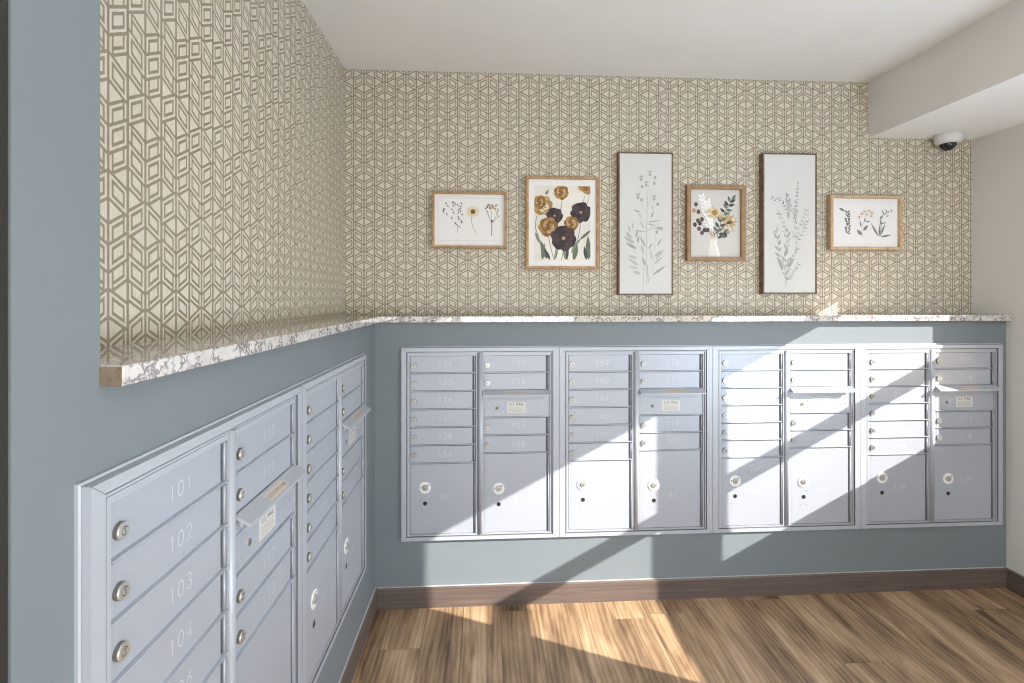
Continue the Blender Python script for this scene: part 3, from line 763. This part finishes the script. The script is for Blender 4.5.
def art_vase(A):
    A.poly([A.P(.40, .73), A.P(.40, .80), A.P(.37, .90), A.P(.36, .999), A.P(.60, .999), A.P(.57, .88), A.P(.53, .80), A.P(.535, .73)], 'vase')
    A.poly([A.P(.50, .73), A.P(.50, .80), A.P(.53, .90), A.P(.54, .999), A.P(.60, .999), A.P(.57, .88), A.P(.53, .80), A.P(.535, .73)], 'white')
    A.blob(.47, .68, .08, 'grey_paper', .15); A.blob(.46, .66, .05, 'tan', .3)
    for base, tip in (((.44,.70),(.24,.12)), ((.46,.70),(.36,.20))):
        A.line([base, ((base[0]+tip[0])/2+.02, (base[1]+tip[1])/2), tip], .008, 'white')
        for i in range(9):
            t = .25 + .75*i/8; u = base[0]+(tip[0]-base[0])*t; v = base[1]+(tip[1]-base[1])*t
            A.leaf(u, v, .11, .04, 40-20, 'white'); A.leaf(u, v, .11, .04, -75+20, 'white')
    for (u, v) in ((.40,.32),(.46,.30),(.52,.33),(.44,.38),(.50,.38),(.55,.36)):
        for a in (-70, -35, 0, 35, 70): A.leaf(u, v+.03, .13, .05, a, 'sandy' if a % 2 == 0 else 'petal')
    A.blob(.49, .34, .055, 'ochre', .2)
    for (u, v) in ((.72,.48),(.78,.44),(.82,.50),(.86,.46)):
        for a in (-20, 20, 60, 100, 140): A.leaf(u-.04, v, .14, .05, a, 'buff' if a != 60 else 'sandy')
    A.blob(.82, .47, .045, 'ochre', .2); A.blob(.86, .44, .035, 'petal', .2)
    for (pts) in ([(.20,.33),(.30,.42),(.44,.66)], [(.22,.52),(.34,.58),(.45,.68)], [(.36,.62),(.46,.70)]): A.line(pts, .009, 'tan')
    for (u, v, a, m) in ((.10,.22,-20,'mauve'),(.06,.31,-60,'tan'),(.15,.33,-10,'mauve'),(.14,.46,-30,'mauve'),(.08,.52,-70,'plum2'),(.22,.44,10,'mauve'),(.18,.50,-60,'plum2'),(.16,.58,-80,'mauve'),(.27,.60,-20,'plum2'),(.33,.60,-10,'dkgreen'),(.22,.64,-80,'mauve')):
        o = (u, v); A.blob(u+.02, v, .045, m, .05, 16, .85)
    A.line([(.54,.70),(.62,.48),(.72,.30),(.84,.14)], .010, 'dkgreen')
    for (u, v, a, m) in ((.80,.18,-20,'slate'),(.84,.15,35,'green'),(.80,.19,60,'dkgreen'),(.76,.24,-35,'dkgreen'),(.77,.24,75,'dkgreen'),(.73,.28,-30,'slate'),(.72,.30,95,'green'),(.69,.34,-45,'dkgreen'),(.67,.37,70,'green'),
                         (.62,.48,-35,'dkgreen'),(.62,.46,60,'green'),(.57,.56,-30,'dkgreen'),(.60,.54,70,'dkgreen'),(.54,.62,-35,'slate'),(.56,.62,55,'slate'),(.57,.66,80,'dkgreen'),(.52,.66,20,'slate'),(.55,.72,60,'dkgreen'),(.62,.70,85,'slate'),(.66,.63,60,'slate'),(.72,.50,75,'dkgreen')):
        A.leaf(u, v, .13, .055, a, m)
    for (u, v, r, m) in ((.70,.66,.045,'dkgreen'),(.76,.63,.035,'tan'),(.86,.60,.035,'peach'),(.60,.42,.035,'tan'),(.66,.56,.03,'ochre')): A.blob(u, v, r, m, .15)

def art_branches(A):
    def twig(pts, n, ln, wd, m, side=50):
        A.line(pts, .005, 'ltgrey')
        P = pts
        for i in range(n):
            t = (i+.5)/n*(len(P)-1); k = min(int(t), len(P)-2); f = t-k
            u = P[k][0]+(P[k+1][0]-P[k][0])*f; v = P[k][1]+(P[k+1][1]-P[k][1])*f
            dx = (P[k+1][0]-P[k][0])*A.w; dz = -(P[k+1][1]-P[k][1])*A.h; an = math.degrees(math.atan2(dx, dz))
            mm = random.choice(m)
            for sg in (1, -1):
                if random.random() > .14: A.leaf(u + rl(-.008, .008), v + rl(-.003, .003), ln*rl(.6, 1.15), wd*rl(.5, .95), an + sg*side + rl(-16, 16), random.choice(m))
    G = ['grey', 'ltgrey']; Dk = ['grey', 'dkgrey']
    twig([(.46,.47),(.48,.38),(.45,.28)], 12, .07, .022, Dk, 35)
    twig([(.60,.50),(.62,.38),(.66,.20)], 15, .07, .022, Dk, 35)
    twig([(.50,.60),(.42,.50),(.12,.53)], 0, .05, .02, G)
    twig([(.46,.40),(.32,.33),(.14,.315)], 9, .07, .022, Dk, 55)
    twig([(.60,.62),(.72,.50),(.84,.40)], 8, .08, .025, G, 40)
    twig([(.56,.62),(.62,.52),(.58,.42),(.48,.34)], 9, .08, .025, G, 45)
    twig([(.60,.66),(.74,.56),(.84,.48)], 7, .08, .03, G, 45)
    twig([(.40,.58),(.36,.46),(.26,.42)], 7, .075, .022, Dk, 45)
    twig([(.42,.85),(.30,.70),(.22,.55)], 7, .15, .05, G, 30)
    twig([(.42,.90),(.42,.70),(.46,.55)], 8, .14, .045, G, 35)
    twig([(.43,.93),(.50,.78),(.66,.68)], 8, .10, .03, G, 35)
    twig([(.44,.92),(.56,.86),(.68,.79)], 6, .08, .028, G, 40)
    for (u, v, l, a) in ((.36,.84,.22,-18), (.34,.80,.18,-30), (.40,.74,.18,20), (.46,.82,.2,35)): A.leaf(u, v, l, .06, a, 'grey')
    A.line([(.42,.96),(.42,.88)], .006, 'grey')

def art_three_sprigs(A):     # far right
    for (u0, v0, u1, v1) in ((0.05, .06, .95, .064), (0.05, .93, .95, .934)): A.rect(u0, v0, u1, v1, 'line')
    A.leaf(.20, .26, .10, .035, -62, 'dkgrey')
    A.line([(.20, .26), (.25, .40), (.24, .55), (.25, .74)], .004, 'ltgrey')
    for i in range(13):
        v = .27 + i*.037; A.leaf(.245 + rl(-.01,.01), v, .045, .022, -60 + rl(-20,20), 'slate'); A.leaf(.25 + rl(-.01,.01), v + .01, .045, .022, 55 + rl(-20,20), 'slate' if i % 4 else 'mauve')
    A.line([(.47, .80), (.46, .60), (.50, .45), (.53, .32)], .005, 'grey'); A.line([(.46, .60), (.42, .42)], .004, 'grey')
    A.leaf(.46, .75, .11, .05, -45, 'dkgrey'); A.leaf(.48, .66, .11, .045, 42, 'dkgrey'); A.leaf(.445, .58, .09, .022, -8, 'slate'); A.leaf(.51, .48, .06, .022, -10, 'slate'); A.leaf(.52, .48, .07, .02, 80, 'slate')
    for (u, v) in ((.42,.39),(.46,.32),(.50,.27),(.53,.33),(.57,.26),(.61,.30),(.60,.36)):
        A.blob(u, v, .012, 'tan', .2)
        for a in range(-100, 101, 40): A.leaf(u, v, .036, .010, a, 'peach')
    A.line([(.72, .78), (.76, .55), (.76, .40), (.80, .30)], .005, 'dkgrey')
    for (l, w_, a, u, v) in ((.24, .03, -30, .71, .78), (.20, .028, 4, .72, .78), (.22, .028, 24, .73, .78), (.17, .03, 78, .74, .79), (.10,.02,75,.73,.52), (.10,.02,-10,.75,.55), (.08,.03,40,.73,.42)): A.leaf(u, v, l, w_, a, 'dkgrey')
    for (u, v, a) in ((.80,.33,-35),(.80,.33,40),(.84,.28,-30),(.84,.30,45),(.90,.28,20),(.82,.36,80),(.78,.30,-10)): A.leaf(u, v, .055, .016, a, 'slate')

g = 'gallery of botanical prints'
picture(-0.291, 1.795, 0.105, 2.093, 0.012, 0.032, 'wood_a', 'mat_white', 'small landscape print of three pressed flower stems in honey wood frame, leftmost picture', g, 0.016, art_three_stems)
picture(0.206, 1.685, 0.599, 2.179, 0.014, 0.034, 'wood_a', 'mat_white', 'painting of gold and dark plum poppies with white margin in wooden frame', g, 0.012, art_poppies)
picture(0.703, 1.545, 1.005, 2.316, 0.008, 0.036, 'wood_d', 'linen', 'tall narrow grey thistle print in thin dark frame, left of the vase print', g, 0.004, art_thistle)
picture(1.082, 1.731, 1.406, 2.143, 0.021, 0.036, 'wood_b', 'grey_paper', 'small upright print of a vase bouquet in oak frame between two tall prints', g, 0.018, art_vase)
picture(1.502, 1.551, 1.809, 2.323, 0.008, 0.040, 'wood_d', 'linen', 'tall narrow print of fine leafy grey branches, right of the vase print', g, 0.004, art_branches)
picture(1.889, 1.796, 2.306, 2.098, 0.016, 0.036, 'wood_c', 'mat_white', 'small landscape print of three grey sprigs in pale wood frame, rightmost picture', g, 0.018, art_three_sprigs)

# ------------------------------------------------------------------ dome camera
t = thing('security_camera', 'white dome security camera with smoked lens under the soffit', 'security camera', (2.535, 2.650, SOF))
mb = MB(); mb.lathe_z(0, 0, [(0, 0.0004), (0.064, 0.0004), (0.0645, -0.012), (0.061, -0.036), (0.056, -0.047), (0.046, -0.051), (0, -0.051)], 'domewhite'); mb.build('housing', t)
mb = MB(); mb.lathe_z(0, 0, [(0.039*math.cos(a*PI/2/9), -0.050 - 0.037*math.sin(a*PI/2/9)) for a in range(9)] + [(0, -0.087)], 'domeglass'); mb.build('lens_dome', t)

# ------------------------------------------------------------------ light
sd = Vector((-2.05, 1.0, -1.07)).normalized()
su = bpy.data.lights.new('sun', 'SUN'); su.energy = 14.0; su.angle = math.radians(0.35); su.color = (1.0, 0.94, 0.86)
so = bpy.data.objects.new('sun', su); COL.objects.link(so); so.rotation_euler = sd.to_track_quat('-Z', 'Y').to_euler(); so.location = (8, -3, 6)

def area(name, loc, direction, sx, sy, e, col):
    l = bpy.data.lights.new(name, 'AREA'); l.shape = 'RECTANGLE'; l.size = sx; l.size_y = sy; l.energy = e; l.color = col
    o = bpy.data.objects.new(name, l); COL.objects.link(o); o.location = loc
    o.rotation_euler = Vector(direction).to_track_quat('-Z', 'Y').to_euler(); return o
area('rear_fill', (0.45, YR + 0.5, 1.15), (0.0, 1, 0.8), 1.7, 2.0, 50, (0.92, 0.96, 1.0))  # added fill behind the camera, tilted up; no such source known
area('side_fill', (R - 0.02, -0.1, 1.3), (-1, -0.05, 0.7), 1.8, 1.7, 138, (0.72, 0.86, 1.0))  # added bluish fill in front of solid wall, brightens left side and ceiling
area('ceiling_fill', (1.2, -0.2, CEIL - 0.02), (0, 0, -1), 1.2, 0.6, 9, (1.0, 0.93, 0.84))  # weak added fill under the unseen ceiling, no fixture there

w = bpy.data.worlds.new('sky'); scene.world = w; w.use_nodes = True
bg = w.node_tree.nodes['Background']
sky = w.node_tree.nodes.new('ShaderNodeTexSky'); sky.sky_type = 'NISHITA'; sky.sun_disc = False
sky.sun_elevation = math.radians(25); sky.sun_rotation = math.atan2(2.05, -1.0)
w.node_tree.links.new(sky.outputs[0], bg.inputs[0]); bg.inputs[1].default_value = 0.16

# ------------------------------------------------------------------ camera
F = 507.0; CX = 517.0; HY = 296.0; VPX = 487.3
cam = bpy.data.cameras.new('camera'); co = bpy.data.objects.new('camera', cam); COL.objects.link(co)
cam.sensor_width = 36; cam.sensor_fit = 'HORIZONTAL'; cam.lens = 36*F/1024
cam.shift_x = -(CX - 512)/1024; cam.shift_y = -(341.5 - HY)/1024
cam.clip_start = 0.05
co.location = (0, 0, CAM_H); co.rotation_euler = (PI/2, 0, -math.atan((CX - VPX)/F))
scene.camera = co
scene.cycles.blur_glossy = 0.6; scene.cycles.filter_width = 1.15
vs = scene.view_settings
vs.view_transform = 'Standard'; vs.look = 'None'; vs.gamma = 1; vs.exposure = 0.12
try: vs.use_curve_mapping = False
except Exception: pass
